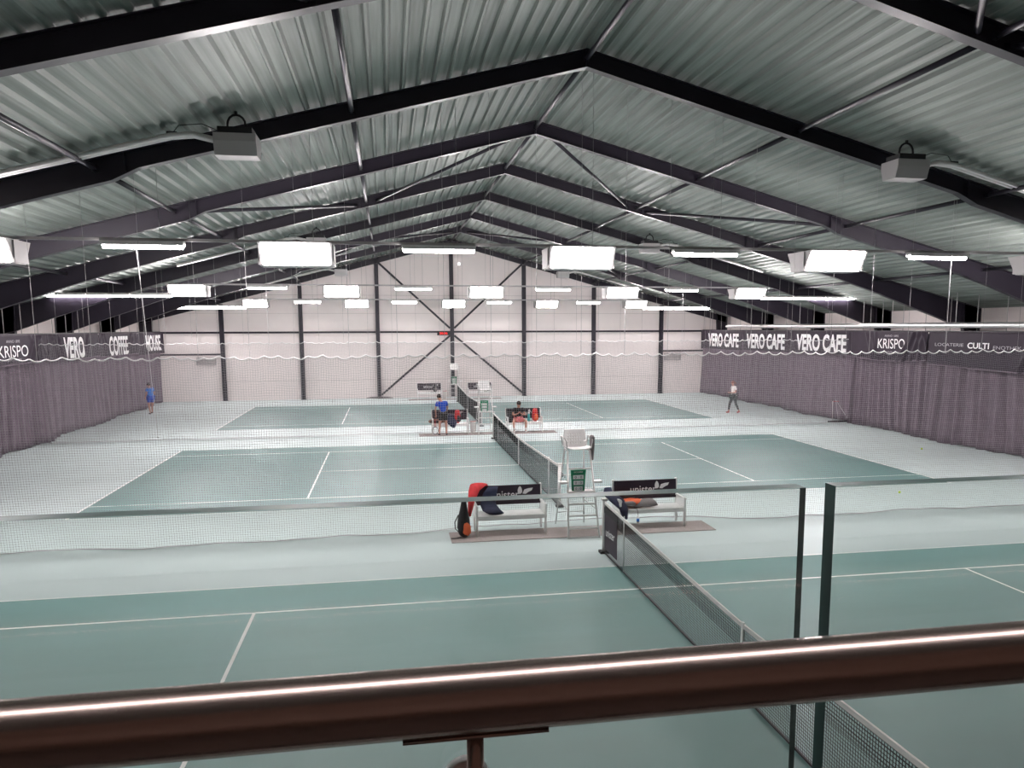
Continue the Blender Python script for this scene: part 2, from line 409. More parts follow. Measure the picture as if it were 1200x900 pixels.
for i, y in enumerate(ROWY):
    r = empty('lighting_track', (0, y, 6.29), 'thin grey suspended track carrying the %s of lights' % ROWN[i], 'track', 'suspended lighting tracks')
    b = MB(); b.box(-12.9, 12.9, -.028, .028, -.03, .03); b.build('track_bar', M_HOUS, r)
    for k in range(-4, 5):
        x = k*3.0+.35
        if abs(x) > 12.8: continue
        b = MB(); b.tube([(x, 0, .03), (x, 0, roof(x)-6.29)], .005, 4); b.build('suspension_wire', M_DCORD, r)
    for x, n in POSN.items():
        q = put('f', (x+.02, y, 6.24), 'lit floodlight on the %s, %s' % (ROWN[i], n))
        if i == 2:      # nothing to light behind the last row: the far face is blank housing
            for ch in list(q.children):
                if ch.name.startswith('lens') and sum(v.co.y for v in ch.data.vertices) > 0: ch.data = LENS_OFF
    for x, n in TP.items(): shield(put('t', (x, y-.1, 6.15), 'single lit tube light on the %s, %s' % (ROWN[i], n)), i)
    for s, sn in ((-1, 'left'), (1, 'right')):
        for j in range(3):
            x = s*(13.3+1.585*j)+(.0 if s < 0 else -.05)
            q = put('t', (x, y-.42, 5.80), '%s of three lit tube lights end to end, %s end of %s' % (['inner', 'middle', 'outer'][j], sn, ROWN[i])); shield(q, i)
        if True:
            r2_ = empty('lighting_track', (s*14.9, y-.42, 5.90), 'short track holding three tube lights at the %s end of the %s' % (sn, ROWN[i]), 'track', 'suspended lighting tracks')
            b = MB(); b.box(-2.4, 2.4, -.02, .02, -.012, .014); b.build('track_bar', M_HOUS, r2_)
            for dx in (-1.5, 0.2, 1.8):
                xx = s*14.9+dx; b = MB(); b.tube([(dx, 0, .01), (dx, 0, roof(xx)-5.90)], .005, 4); b.build('suspension_wire', M_CORD, r2_)
# row of tubes over the gallery
r = empty('lighting_track', (-4.9, -19.4, 6.35), 'suspended track carrying tube lights over the gallery rail', 'track', 'suspended lighting tracks')
b = MB(); b.box(-4.8, 4.8, -.02, .02, -.02, .02); b.build('track_bar', M_HOUS, r)
for dx in (-3.5, 0, 3.5):
    b = MB(); b.tube([(dx, 0, .02), (dx, 0, roof(-4.9+dx)-6.35)], .005, 4); b.build('suspension_wire', M_CORD, r)
for j in range(6):
    q = put('t', (-8.87+1.585*j, -19.4, 6.245), 'dim tube light over the gallery rail')
    for ch in q.children:
        if ch.name.startswith('diffuser'):
            ch.data = ch.data.copy(); ch.data.materials[0] = M_TUBE_DIM
# hoist cords
for x0, x1, y, z0, z1, lab in ((-9.1, -8.93, -2.75, 6.12, 2.3, 'white hoist cord hanging from the outer left tube of the nearest row'),
                       (9.28, 9.28, -2.75, 6.12, 3.9, 'white hoist cord hanging from the outer right tube of the nearest row'),
                       (-9.0, -9.0, 14.2, 6.12, 2.9, 'white hoist cord hanging from the outer left tube of the middle row'),
                       (8.9, 8.9, 14.2, 6.12, 2.9, 'white hoist cord hanging from the outer right tube of the middle row'),
                       (6.2, 6.2, 14.2, 5.7, 2.9, 'white hoist cord beside the right floodlight of the middle row')):
    b = MB(); b.tube([(x0, y, z0), ((x0+x1)/2, y, (z0+z1)/2), (x1, y, z1)], .0045, 6); b.ball((x1, y, z1-.02), .02, 8, 6)
    tag(b.build('hoist_cord', M_CORD), lab, 'cord', 'hoist cords')

# ceiling heaters: burner box with twin tubes along the slope
def make_heater(s):
    r = empty('ceiling_heater', (0, 0, 0), 'x', 'heater', 'unlit ceiling heaters')
    b = MB(); b.prism([(-.22, -.36), (.22, -.36), (.30, -.12), (.30, .02), (-.30, .02), (-.30, -.12)], 0, -.37, .37); b.build('burner_box', M_HOUS, r)
    b = MB(); b.box(-.3, .3, -.24, .24, .02, .14); b.build('top_cover', M_BLACK, r)
    b = MB(); b.tube([(-.16, 0, .1)]+[(-.16*math.cos(t)*1.0, 0, .22+.18*math.sin(t)) for t in [PI*k/8 for k in range(9)]]+[(.16, 0, .1)], .022, 6); b.tube([(0, 0, .40), (0, 0, .46)], .03, 6)
    b.build('yoke', M_BLACK, r)
    b = MB()
    for dy in (-.07, .07):
        pts = [(s*.38, dy, -.06), (s*.75, dy, .02), (s*1.15, dy, -.02), (s*5.2, dy, -.02-.26*4.05)]
        b.tube(pts, .048, 8)
    b.build('twin_tube', M_DUCT if False else M_WSTEEL, r)
    b = MB(); b.tube([(s*.35, 0, .12), (s*.6, 0, .22), (s*1.0, 0, .18), (s*1.12, 0, .03)], .008, 5); b.box(min(s*1.02, s*1.2), max(s*1.02, s*1.2), -.09, .09, -.01, .05); b.build('gas_hose', M_BLACK, r)
    return r
for s, sn in ((-1, 'left'), (1, 'right')):
    h0 = make_heater(s)
    for k, n in enumerate(('nearest', 'midway down the hall', 'far end')):
        loc = (s*6.8, -4.35+K*k, 7.98); lab = 'unlit grey ceiling heater with yoke and twin tubes, %s slope, %s' % (sn, n)
        if k == 0: h0.location = loc; h0['label'] = lab
        else: copy_tree(h0, loc, lab)

# ---------------------------------------------------------------- curtains and banners
def curtain(side, x0, ya, yb, m, label, seed, amp=.09):
    rnd = random.Random(seed); L = yb-ya; n = int(L/.045); ph = [rnd.random()*6.28 for _ in range(6)]
    def f(u, v):
        y = ya+u*L; z = .02+v*4.2
        a = amp*(.55+.45*(1-v))
        d = a*(math.sin(y*9.5+ph[0]+1.5*math.sin(y*.8+ph[1]))*.6+math.sin(y*17+ph[2]+2*math.sin(y*.55))*.4)
        d += .16*(1-v)**1.5*math.sin(y*.9+ph[3])+.06*(1-v)*math.sin(y*2.7+ph[4])
        return (x0-side*(d+.05*(1-v)), y, z+(.02*math.sin(y*3+ph[5]) if v == 0 else 0))
    b = MB(); b.grid(n, 12, f)
    o = b.build('curtain', m, fix=False); s_ = o.modifiers.new('cloth', 'SOLIDIFY'); s_.thickness = .006
    tag(o, label, 'curtain', 'grey backdrop curtains'); return o
curtain(-1, -17.95, 14.9, 32.35, M_CURT, 'grey folded curtain under the white lettered banners on the left side', 1)
curtain(-1, -17.8, -3.0, 14.7, M_CURTD, 'darker grey curtain at the left edge of the photo', 2)
curtain(1, 17.35, 13.95, 32.35, M_CURT, 'grey curtain on the right side, far half by the walking woman', 3, .06)
curtain(1, 17.25, -3.0, 13.85, M_CURTD, 'grey curtain on the right side, near half reaching the right edge', 4, .11)
for s, x, sn in ((-1, -17.88, 'left'), (1, 17.3, 'right')):
    r = empty('curtain_rail', (x, 0, 4.32), 'thin steel curtain rail above the %s curtains' % sn, 'rail', 'curtain rails')
    b = MB(); b.box(-.02, .02, -3.2, 32.4, -.025, .025); b.build('rail_bar', M_STEEL, r)
    k = 0; y = -2.6
    while y < 32.2:
        b = MB(); b.tube([(0, y, .025), (0, y, roof(x)-4.32)], .013, 5); b.build('hanger_rod', M_HOUS, r); y += 1.45
def make_banner(side, x0, ya, yb, zt, zb, label, texts, sag=.0, fold=.035, seed=0, darker=None):
    """texts: (string, y_left, y_right, z0, z1, bold, material) where left/right are as read"""
    rnd = random.Random(seed); L = yb-ya
    folds = [(ya+rnd.random()*L, rnd.uniform(-1.1, 1.1), rnd.uniform(.05, .12), rnd.uniform(.4, 1)) for _ in range(int(L*1.3))]
    if texts:   # keep the lettering itself fairly flat
        lo = min(min(t[1], t[2]) for t in texts); hi = max(max(t[1], t[2]) for t in texts)
        folds = [f for f in folds if not (lo-.1 < f[0] < hi+.1)]+[((lo-.45), .7, .07, 1), (lo-.8, .5, .08, .8), (hi+.4, -.7, .07, 1), (hi+.75, -.5, .09, .8)]
        folds = [f for f in folds if ya+.1 < f[0] < yb-.1]
    def off(y, z):
        t = (zt-z)/(zt-zb); d = 0
        for fy, sl, wd, a in folds: d += a*math.exp(-((y-fy-sl*(t-.3))/wd)**2)
        return x0-side*(fold*d*1.6+.02*math.sin(y*2.1+seed)*t)
    zl = lambda y: zb-sag*math.sin(PI*(y-ya)/L)
    b = MB(); n = int(L/.05)
    b.grid(n, 16, lambda u, v: (off(ya+u*L, zt-(zt-zl(ya+u*L))*(1-v)), ya+u*L, zt-(zt-zl(ya+u*L))*(1-v)))
    o = b.build('banner', M_BAN, fix=False); s_ = o.modifiers.new('cloth', 'SOLIDIFY'); s_.thickness = .004
    tag(o, label, 'banner', 'dark sponsor banners above the curtains')
    h = MB(); h.grid(n, 1, lambda u, v: (off(ya+u*L, zl(ya+u*L))-side*.008, ya+u*L, zl(ya+u*L)+.05*v)); h.build('hem', M_CURT, o, fix=False)
    for st, yl, yr, z0, z1, bold, m in texts:
        w_ = abs(yr-yl); vs, fs = text2d(st, w_, z1-z0, bold); sg = 1 if yr > yl else -1
        t = MB(); t.add([(off(yl+sg*a, z0+c)-side*.012, yl+sg*a, z0+c) for a, c in vs], fs); t.build('lettering', m, o, fix=False)
    return o
make_banner(-1, -17.70, 14.95, 21.05, 4.30, 3.22, 'dark banner reading VERO on the left side', [('VERO', 16.8, 19.1, 3.24, 4.17, .035, M_WHITE)], .05, seed=1)
make_banner(-1, -17.70, 21.1, 27.15, 4.30, 3.15, 'dark banner reading COFFEE on the left side', [('COFFEE', 22.5, 25.4, 3.18, 4.15, .03, M_WHITE)], .0, seed=2)
make_banner(-1, -17.70, 27.2, 32.35, 4.30, 3.02, 'dark banner reading HOUSE in the far left corner', [('HOUSE', 28.6, 31.6, 3.22, 4.15, .03, M_WHITE)], .0, seed=3)
make_banner(-1, -17.55, 7.0, 14.7, 4.30, 3.3, 'dark banner reading KRISPO at the left edge of the photo', [('KRISPO', 10.5, 12.95, 3.50, 3.92, .0, M_WHITE), ('ANNO 1895', 11.2, 12.3, 4.02, 4.12, .0, M_TXT), ('VINOTHEK', 11.0, 12.4, 3.36, 3.44, .0, M_TXT)], .1, seed=4)
make_banner(1, 17.15, 25.7, 32.3, 4.30, 3.05, 'dark banner reading VERO CAFE, farthest of three', [('VERO CAFE', 31.0, 26.25, 3.25, 4.12, .035, M_WHITE)], .0, .02, seed=5)
make_banner(1, 17.15, 19.85, 25.65, 4.30, 3.1, 'dark banner reading VERO CAFE, middle of three', [('VERO CAFE', 25.1, 20.4, 3.26, 4.13, .035, M_WHITE)], .0, .02, seed=6)
make_banner(1, 17.15, 13.95, 19.8, 4.30, 3.15, 'dark banner reading VERO CAFE, nearest of three', [('VERO CAFE', 19.1, 14.4, 3.30, 4.15, .035, M_WHITE)], .0, .02, seed=7)
make_banner(1, 17.05, 8.45, 13.85, 4.30, 3.15, 'dark rumpled banner reading KRISPO on the right side', [('KRISPO', 11.75, 9.9, 3.58, 4.0, .0, M_WHITE), ('ANNO 1895', 11.3, 10.35, 4.08, 4.17, .0, M_TXT), ('VINOTHEK', 11.5, 10.25, 3.36, 3.46, .0, M_TXT)], .12, .05, seed=8)
make_banner(1, 17.05, -2.8, 8.4, 4.30, 3.02, 'dark rumpled banner with CULTI lettering at the right edge', [('CULTI', 6.2, 5.1, 3.70, 3.92, .02, M_WHITE), ('LOCATERIE', 8.0, 6.42, 3.76, 3.88, .0, M_TXT), ('ENOTHEK', 4.9, 3.6, 3.70, 3.82, .0, M_TXT)], .12, .05, seed=9)
# silver pipe above the right curtain
r = empty('ceiling_pipe', (16.95, 0, 4.56), 'silver round pipe running above the right hand banners', 'pipe')
b = MB(); b.tube([(0, y, 0) for y in (-3, 5, 12, 20, 27.4)], .105, 16); b.tube([(0, 27.4, 0), (0, 27.7, 0)], [.105, .06], 16); b.build('pipe', M_DUCT, r)
for k in range(8):
    y = -1+k*3.9; b = MB(); b.tube([(0, y, .08), (0, y, roof(16.95)-4.56)], .01, 6); b.tube([(0, y-.02, 0), (0, y+.02, 0)], .115, 16); b.build('pipe_hanger', M_WSTEEL, r)

# ---------------------------------------------------------------- court divider nets
def divider(y0, label_net):
    r = empty('divider_net', (0, y0, 0), label_net, 'net', 'white divider nets between courts')
    XL, XR, ZT, P = -17.5, 16.85, 3.93, .29
    scal = lambda x: .062*(1-abs(math.sin(PI*x/P))**.8)-.045
    def top(x): return ZT+scal(x)*1.0
    def yb(x): return .32+.08*math.sin(x*.9)+.06*math.sin(x*2.3+1)+.56*math.exp(-(x/3.3)**4)
    def P3(x, z):
        t = max(0, 1-z/ZT); y = t**1.3*yb(x)+.015*math.sin(x*7+z*2)*t
        zz = z+scal(x)*(z/ZT)**14+.02*math.sin(x*6.5)*(z/ZT)**3
        return Vector((x, y, max(zz, .012)))
    th = .0022
    vs = []; fs = []
    def strand(pts, vert):
        o = len(vs); n = len(pts)
        for p in pts:
            if vert: vs.extend([(p.x-th, p.y, p.z), (p.x+th, p.y, p.z), (p.x, p.y+th, p.z)])
            else: vs.extend([(p.x, p.y, p.z-th), (p.x, p.y, p.z+th), (p.x, p.y+th, p.z)])
        for i in range(n-1):
            for k in range(3):
                a = o+i*3+k; c = o+i*3+(k+1) % 3; fs.append((a, c, c+3, a+3))
    x = XL
    while x < XR:
        strand([P3(x, ZT*j/10) for j in range(11)], True); x += .05
    z = .04
    nX = 220
    while z < ZT-.02:
        nn = 690 if z > 3.3 else (200 if z > 2 else 110)
        strand([P3(XL+(XR-XL)*i/nn, z) for i in range(nn+1)], False); z += .05
    b = MB(); b.v = vs; b.f = fs; b.mi = [0]*len(fs); b.smooth = [False]*len(fs)
    tag(b.build('mesh', M_NETW, r, fix=False), kind='stuff')
    b = MB(); b.tube([P3(XL+(XR-XL)*i/830, ZT)+Vector((0, 0, .005)) for i in range(831)], .014, 5); b.build('top_rope', M_CORD, r)
    b = MB(); b.tube([P3(XL+(XR-XL)*i/200, 0)+Vector((0, .02*math.sin(i*.9), .004)) for i in range(201)], .009, 6); b.build('bottom_rope', M_NETW, r)
    for k in range(-17, 18):
        x = k*.986-.04
        q = MB(); q.tube([(x, 0, top(x)), (x, 0, roof(x)+.01)], .0036, 4); q.build('hanging_cord', M_WIRE, r)
    return r
divider(-3.30, 'white mesh net with scalloped rope, nearer one, behind the nearest benches')
divider(-3.30+K, 'white mesh net with scalloped rope, farther one, beyond the middle court')

# ---------------------------------------------------------------- tennis nets
def tennis_net(yc, label, cover):
    r = empty('tennis_net', (0, yc, 0), label, 'tennis net', 'tennis nets')
    H = 5.485+.914
    def top(y):
        a = abs(y); return .914+(1.07-.914)*min(1, a/H)**1.15
    for s in (-1, 1):
        b = MB(); b.tube([(0, s*H, 0), (0, s*H, 1.09)], .042, 12); b.box(-.055, .055, s*H-.055, s*H+.055, 1.08, 1.12); b.build('net_post', M_WSTEEL, r)
        b = MB(); b.box(-.09, .09, s*H-.09, s*H+.09, 0, .05); b.build('post_foot', M_BLACK, r)
        b = MB(); b.tube([(0, s*5.03, 0), (0, s*5.03, 1.075)], .012, 8); b.build('singles_stick', M_PVC, r)
    b = MB(); b.box(.042, .09, -H-.03, -H+.03, .78, .86); b.tube([(.09, -H, .82), (.14, -H, .82), (.14, -H, .74)], .008, 6); b.build('winch', M_BLACK, r)
    th = .0024; vs = []; fs = []
    def strand(p0, p1, n=1):
        o = len(vs); d = (p1-p0)
        vert = abs(d.z) > abs(d.y)
        for i in range(n+1):
            p = p0+d*(i/n)
            if vert: vs.extend([(p.x-th, p.y-th, p.z), (p.x+th, p.y-th, p.z), (p.x, p.y+th, p.z)])
            else: vs.extend([(p.x-th, p.y, p.z-th), (p.x+th, p.y, p.z-th), (p.x, p.y, p.z+th)])
        for i in range(n):
            for k in range(3):
                a = o+i*3+k; c = o+i*3+(k+1) % 3; fs.append((a, c, c+3, a+3))
    y = -H+.06
    while y < H-.05:
        strand(Vector((0, y, .03)), Vector((0, y, top(y)-.02))); y += .042
    for j in range(25):
        f = j/24
        o = 40
        for i in range(o):
            ya, yb = -H+.06+(2*H-.12)*i/o, -H+.06+(2*H-.12)*(i+1)/o
            strand(Vector((0, ya, .03+(top(ya)-.06)*f)), Vector((0, yb, .03+(top(yb)-.06)*f)))
    # doubled upper rows
    y = -H+.081
    while y < H-.05:
        strand(Vector((.012, y, top(y)-.32)), Vector((.012, y, top(y)-.02))); y += .042
    for j in range(7):
        for i in range(40):
            ya, yb = -H+.06+(2*H-.12)*i/40, -H+.06+(2*H-.12)*(i+1)/40
            strand(Vector((.012, ya, top(ya)-.32+j*.042)), Vector((.012, yb, top(yb)-.32+j*.042)))
    b = MB(); b.v = vs; b.f = fs; b.mi = [0]*len(fs); b.smooth = [False]*len(fs); tag(b.build('mesh', M_NETB, r, fix=False), kind='stuff')
    def strip(z0f, z1f, tk, name, m):
        b = MB(); n = 48; v = []; f = []
        for i in range(n+1):
            y = -H+.05+(2*H-.1)*i/n; z0, z1 = z0f(y), z1f(y)
            v += [(-tk, y, z0), (tk, y, z0), (tk, y, z1), (-tk, y, z1)]
        for i in range(n):
            for k in range(4): f.append((i*4+k, i*4+(k+1) % 4, i*4+4+(k+1) % 4, i*4+4+k))
        f += [(3, 2, 1, 0), (n*4, n*4+1, n*4+2, n*4+3)]
        b.add(v, f); b.build(name, m, r)
    strip(lambda y: top(y)-.055, lambda y: top(y), .012, 'top_tape', M_TAPE)
    strip(lambda y: .012, lambda y: .04, .01, 'bottom_tape', M_BLACK)
    b = MB(); b.box(-.014, .014, -.026, .026, 0, .93); b.box(-.03, .03, -.06, .06, 0, .015); b.build('centre_strap', M_PVC, r)
    if cover:
        c = MB(); c.box(-.03, -.018, H-1.0, H-.14, .14, .86); o = c.build('sponsor_panel', M_BAN, r)
        vs2, fs2 = text2d('unister', .62, .15, .01)
        t = MB(); t.add([(-.032, H-.24-a, .42+q+a*.06) for a, q in vs2], fs2); t.build('lettering', M_WHITE, o, fix=False)
        h = MB(); h.box(-.03, -.018, H-1.04, H-.1, .86, .98); h.build('hanging_loops', M_NETB, r)
    return r
tennis_net(-17.04+5.485, 'black tennis net with white tape across the nearest court', True)
tennis_net(.015+5.485, 'black tennis net with white tape across the middle court', False)
tennis_net(17.07+5.485, 'black tennis net with white tape across the farthest court', False)

# ---------------------------------------------------------------- floor mats
for k, n in enumerate(('nearest', 'middle', 'farthest')):
    b = MB(); b.box(-2.96, 2.96, -3.86+K*k, -2.98+K*k, .001, .012)
    tag(b.build('floor_mat', M_MAT), 'long grey mat under the %s pair of benches' % n, 'mat', 'grey mats')

# ---------------------------------------------------------------- benches
def make_bench(kind):
    r = empty('bench', (0, 0, 0), 'x', 'bench', 'white courtside benches')
    for s in (-1, 1):
        b = MB(); x = s*.76
        b.box(x-.022, x+.022, -.34, -.27, 0.013 if kind else 0, .68); b.build('leg', M_PVC, r, bevel=.004)
        b = MB(); b.prism([(.20, .013), (.27, .013), (.33, 1.02), (.27, 1.02)], 0, x-.022, x+.022); b.build('leg', M_PVC, r, bevel=.004)
        b = MB(); b.box(x-.018, x+.018, -.27, .22, .36, .42); b.box(x-.026, x+.026, -.36, .27, .63, .665)
        b.prism([(-.27, .42), (.225, .42), (.27, .63), (-.27, .63)], 0, x-.012, x+.012); b.build('side_frame', M_PVC, r)
    b = MB()
    b.box(-.74, .74, -.32, .22, .40, .44); b.box(-.74, .74, -.325, -.285, .35, .40); b.box(-.74, .74, .17, .2, .35, .40)
    b.build('seat', M_PVC, r, bevel=.004)
    b = MB(); v = [(-.75, .225, .57), (.75, .225, .57), (.75, .262, 1.0), (-.75, .262, 1.0)]
    v2 = [(a, c+.02, d) for a, c, d in v]; b.add(v+v2, [(0, 1, 2, 3), (7, 6, 5, 4), (0, 4, 5, 1), (1, 5, 6, 2), (2, 6, 7, 3), (3, 7, 4, 0)])
    o = b.build('backrest', M_BAN, r)
    f = lambda x, z: (x, .224-.005+(z-.57)*.086, z)
    if True:
        vs, fs = text2d('unister', .62, .17, .005); t = MB(); t.add([f(-.36+a, .70+q) for a, q in vs], fs); t.build('lettering', M_WHITE, o, fix=False)
        t = MB()
        t.add([f(.28+.05*math.sin(a)*(1-.25*math.cos(a)), .88+.085*math.cos(a)) for a in [2*PI*k/20 for k in range(20)]], [tuple(range(20))])
        t.add([f(*p) for p in ((.34, .80), (.38, .89), (.47, .915), (.58, .925), (.55, .865), (.47, .83), (.41, .79))], [tuple(range(7))])
        t.build('butterfly_emblem', M_WHITE, o, fix=False)
    return r
b0 = make_bench(1)
BL = []
i = 0
for k, n in enumerate(('nearest court', 'middle court', 'far wall')):
    for s, sn in ((-1, 'left'), (1, 'right')):
        loc = (s*1.615, -3.10+K*k, 0)
        lab = ['white bench left of the nearest umpire chair, red jacket over its end', 'white bench right of the nearest umpire chair, orange racket bag lying on it',
               'white bench left of the middle umpire chair, man in blue standing at it', 'white bench right of the middle umpire chair, man sitting on it',
               'white bench by the far wall, left of the umpire chair', 'white bench by the far wall, right of the umpire chair'][i]
        if i == 0: b0.location = loc; b0['label'] = lab
        else: copy_tree(b0, loc, lab)
        i += 1

# ---------------------------------------------------------------- umpire chairs
def make_chair():
    r = empty('umpire_chair', (0, 0, 0), 'x', 'umpire chair', 'tall umpire chairs')
    FB, FT = Vector((.345, -.72, .013)), Vector((.25, -.20, 1.84)); RB, RT = Vector((.335, .66, .013)), Vector((.22, .24, 1.84))
    mir = lambda p, s: Vector((p.x*s, p.y, p.z))
    for s in (-1, 1):
        b = MB(); b.tube([mir(FB, s), mir(FT, s)], .021, 8); b.build('leg', M_WSTEEL, r)
        b = MB(); b.tube([mir(RB, s), mir(RT, s)], .016, 8); b.box(s*.335-.04, s*.335+.04, .64, .68, 0, .013) if False else None; b.build('leg', M_ALU, r)
    def fp(z): t = (z-.013)/(1.84-.013); return FB.lerp(FT, t)
    def rp(z): t = (z-.013)/(1.84-.013); return RB.lerp(RT, t)
    for z in (.22, .475, .72):
        p = fp(z); b = MB(); b.cbox((0, p.y+.02, z), (p.x*2-.03, .085, .028)); b.build('step', M_WSTEEL, r)
    p = fp(.97); b = MB(); b.cbox((0, p.y+.09, .97), (p.x*2-.03, .26, .04)); b.build('footplate', M_WSTEEL, r)
    b = MB()
    for z in (1.46,):
        p = fp(z); b.tube([(-p.x, p.y, z), (p.x, p.y, z)], .016, 8)
    for z in (.30, 1.2):
        p = rp(z); b.tube([(-p.x, p.y, z), (p.x, p.y, z)], .011, 6)
    for s in (-1, 1):
        a, c = mir(fp(.6), s), mir(rp(.6), s); b.tube([a, c], .010, 6)
        a, c = mir(fp(1.84), s), mir(rp(1.84), s); b.tube([a, c], .016, 6)
    b.tube([(-.36, -.72, .035), (.36, -.72, .035)], .014, 6)
    b.build('cross_bars', M_ALU, r)
    # moulded perforated seat shell
    def shell(u, v):     # v: front of the seat to top of back
        x = (u-.5)*2
        if v < .45: t = v/.45; y = -.27+.46*t; z = 1.885-.03*t+.0*x; w_ = .27
        else: t = (v-.45)/.55; y = .19+.09*t; z = 1.855+.10*math.sin(min(1, t*2)*PI/2)*.5+.35*t; w_ = .27-.045*t
        cr = abs(x)**4
        return (x*w_, y-.05*cr*(1 if v > .45 else 0), z+.05*cr*(1 if v < .6 else .2))
    b = MB(); nu, nv = 35, 44; pts = [shell(i/nu, j/nv) for j in range(nv+1) for i in range(nu+1)]; fs = []
    for j in range(nv):
        for i in range(nu):
            if 24 <= j <= 39 and j % 4 == 0 and 6 <= i <= nu-6 and i % 4 == 2: continue
            fs.append((j*(nu+1)+i, j*(nu+1)+i+1, (j+1)*(nu+1)+i+1, (j+1)*(nu+1)+i))
    b.add(pts, fs, True); o = b.build('seat', M_PVC, r, fix=False); s_ = o.modifiers.new('shell', 'SOLIDIFY'); s_.thickness = .018
    for s in (-1, 1):
        b = MB(); b.tube([(s*.27, .20, 1.92), (s*.31, .18, 2.12), (s*.31, -.20, 2.12), (s*.29, -.26, 2.05), (s*.26, -.24, 1.88)], .014, 8); b.build('armrest', M_ALU, r)
        b = MB(); p = fp(1.18); b.box(min(s*(p.x+.01), s*(p.x+.19)), max(s*(p.x+.01), s*(p.x+.19)), p.y-.03, p.y+.16, 1.15, 1.19)
        b.build('side_tray', M_PVC, r)
    # scoreboard
    y = -.60; S = Vector((0, fp(1.25).y-.035, 0))
    sb = MB(); dx = -.06
    q = [(-.17+dx, 1.455), (.17+dx, 1.455), (.14+dx, .995), (-.14+dx, .995)]
    sb.prism(q, 1, -.012, .012); o = sb.build('scoreboard', M_GREEN, r); o.location = (0, fp(1.28).y-.05, 0); o.rotation_euler = (0, 0, 0)
    for j in range(3):
        z = 1.295-.125*j; wd = .235-.02*j
        c = MB(); c.box(dx-wd/2, dx+wd/2, -.018, -.012, z-.045, z+.045); c.build('score_card', M_WHITE, o)
        vs, fs = text2d('0 : 0', wd*.7, .055, .01); t = MB(); t.add([(dx-wd*.35+a, -.0195, z-.028+q_) for a, q_ in vs], fs); t.build('numerals', M_GREY, o, fix=False)
    vs, fs = text2d('SCORE', .20, .03, .01); t = MB(); t.add([(dx-.10+a, -.0135, 1.39+q_) for a, q_ in vs], fs); t.build('lettering', M_WHITE, o, fix=False)
    return r
ch0 = make_chair()
ch0.location = (-.13, -3.30, 0); ch0['label'] = 'tall white umpire chair with green scoreboard, nearest, between the two front benches'
copy_tree(ch0, (-.14, -3.30+K, 0), 'tall white umpire chair with green scoreboard, at the middle net')
copy_tree(ch0, (-.02, -3.30+2*K, 0), 'tall white umpire chair with green scoreboard, in front of the far wall')
# folded towel on the nearest chair arm
b = MB(); b.loft([((.19, -3.42+.0, 1.62), (.03, 0, 0), (0, .07, 0)), ((.19, -3.42, 1.9), (.045, 0, 0), (0, .11, 0)), ((.19, -3.42, 2.12), (.05, 0, 0), (0, .13, 0)), ((.19, -3.42, 2.16), (.03, 0, 0), (0, .10, 0))])
tag(b.build('towel', M_GREY), 'grey towel hanging over the right armrest of the nearest umpire chair', 'towel')

# ---------------------------------------------------------------- bins beside benches
for k, n in ((1, 'standing beside the left bench at the middle court'), (2, 'standing beside the left bench at the far wall')):
    b = MB(); b.loft([((0, 0, .013), (.10, 0, 0), (0, .10, 0)), ((0, 0, .03), (.105, 0, 0), (0, .105, 0)), ((0, 0, .5), (.135, 0, 0), (0, .135, 0)), ((0, 0, .52), (.14, 0, 0), (0, .14, 0))], 18)
    r = empty('litter_bin', (-.76+.1, -3.35+K*k, 0), 'small pale bin '+n, 'bin', 'small bins'); b.build('bin_body', M_WCLOTH, r)
    b = MB(); b.tube([(.13*math.cos(a), .13*math.sin(a), .525) for a in [2*PI*i/16 for i in range(16)]], .012, 6, closed=True); b.build('rim', M_RED, r)

# ---------------------------------------------------------------- bags, jackets
def racket_bag(loc, rz, lab, ca, cb, lying=False, L=.75):
    r = empty('racket_bag', loc, lab, 'bag', None, rz)
    if not lying:
        prof = [(0.0, .06, .10), (.05, .11, .15), (.2, .14, .17), (.4, .125, .15), (.55, .09, .11), (L-.05, .06, .06), (L, .03, .03)]
        b = MB(); b.loft([((0, .02*math.sin(z*5), z+.012), (x, 0, 0), (0, y, 0)) for z, x, y in prof], 16); b.build('body', ca, r)
        b = MB(); b.loft([((0.03, -.10, .05), (.05, 0, 0), (0, .03, 0)), ((0.03, -.13, .12), (.09, 0, 0), (0, .055, 0)), ((0.03, -.125, .26), (.085, 0, 0), (0, .05, 0)), ((.0, -.10, .36), (.04, 0, 0), (0, .03, 0))], 12); b.build('front_pocket', cb, r)
        b = MB(); b.tube([(-.10, 0, .1), (-.2, -.02, .2), (-.21, -.02, .35), (-.12, 0, .5)], .012, 6); b.build('shoulder_strap', M_BLACK, r)
        b = MB(); b.tube([(-.1, -.1, .02), (-.25, -.13, .02), (-.32, -.1, .02)], .01, 6); b.build('loose_strap', M_BLACK, r)
    else:
        prof = [(-.36, .03, .03), (-.33, .07, .06), (-.15, .15, .095), (.05, .17, .10), (.2, .13, .085), (.32, .06, .05), (.36, .03, .03)]
        b = MB(); b.loft([((x, 0, .10), (0, a, 0), (0, 0, c)) for x, a, c in prof], 16); b.build('body', ca, r)
        b = MB(); b.loft([((-.28, -.10, .09), (0, .04, 0), (0, 0, .03)), ((-.2, -.13, .10), (0, .05, 0), (0, 0, .065)), ((.0, -.14, .10), (0, .05, 0), (0, 0, .065)), ((.08, -.13, .10), (0, .03, 0), (0, 0, .03))], 12); b.build('front_pocket', cb, r)
        b = MB(); b.tube([(-.2, 0, .19), (-.1, 0, .25), (.05, 0, .25), (.15, 0, .18)], .011, 6); b.build('carry_handle', M_BLACK, r)
    return r
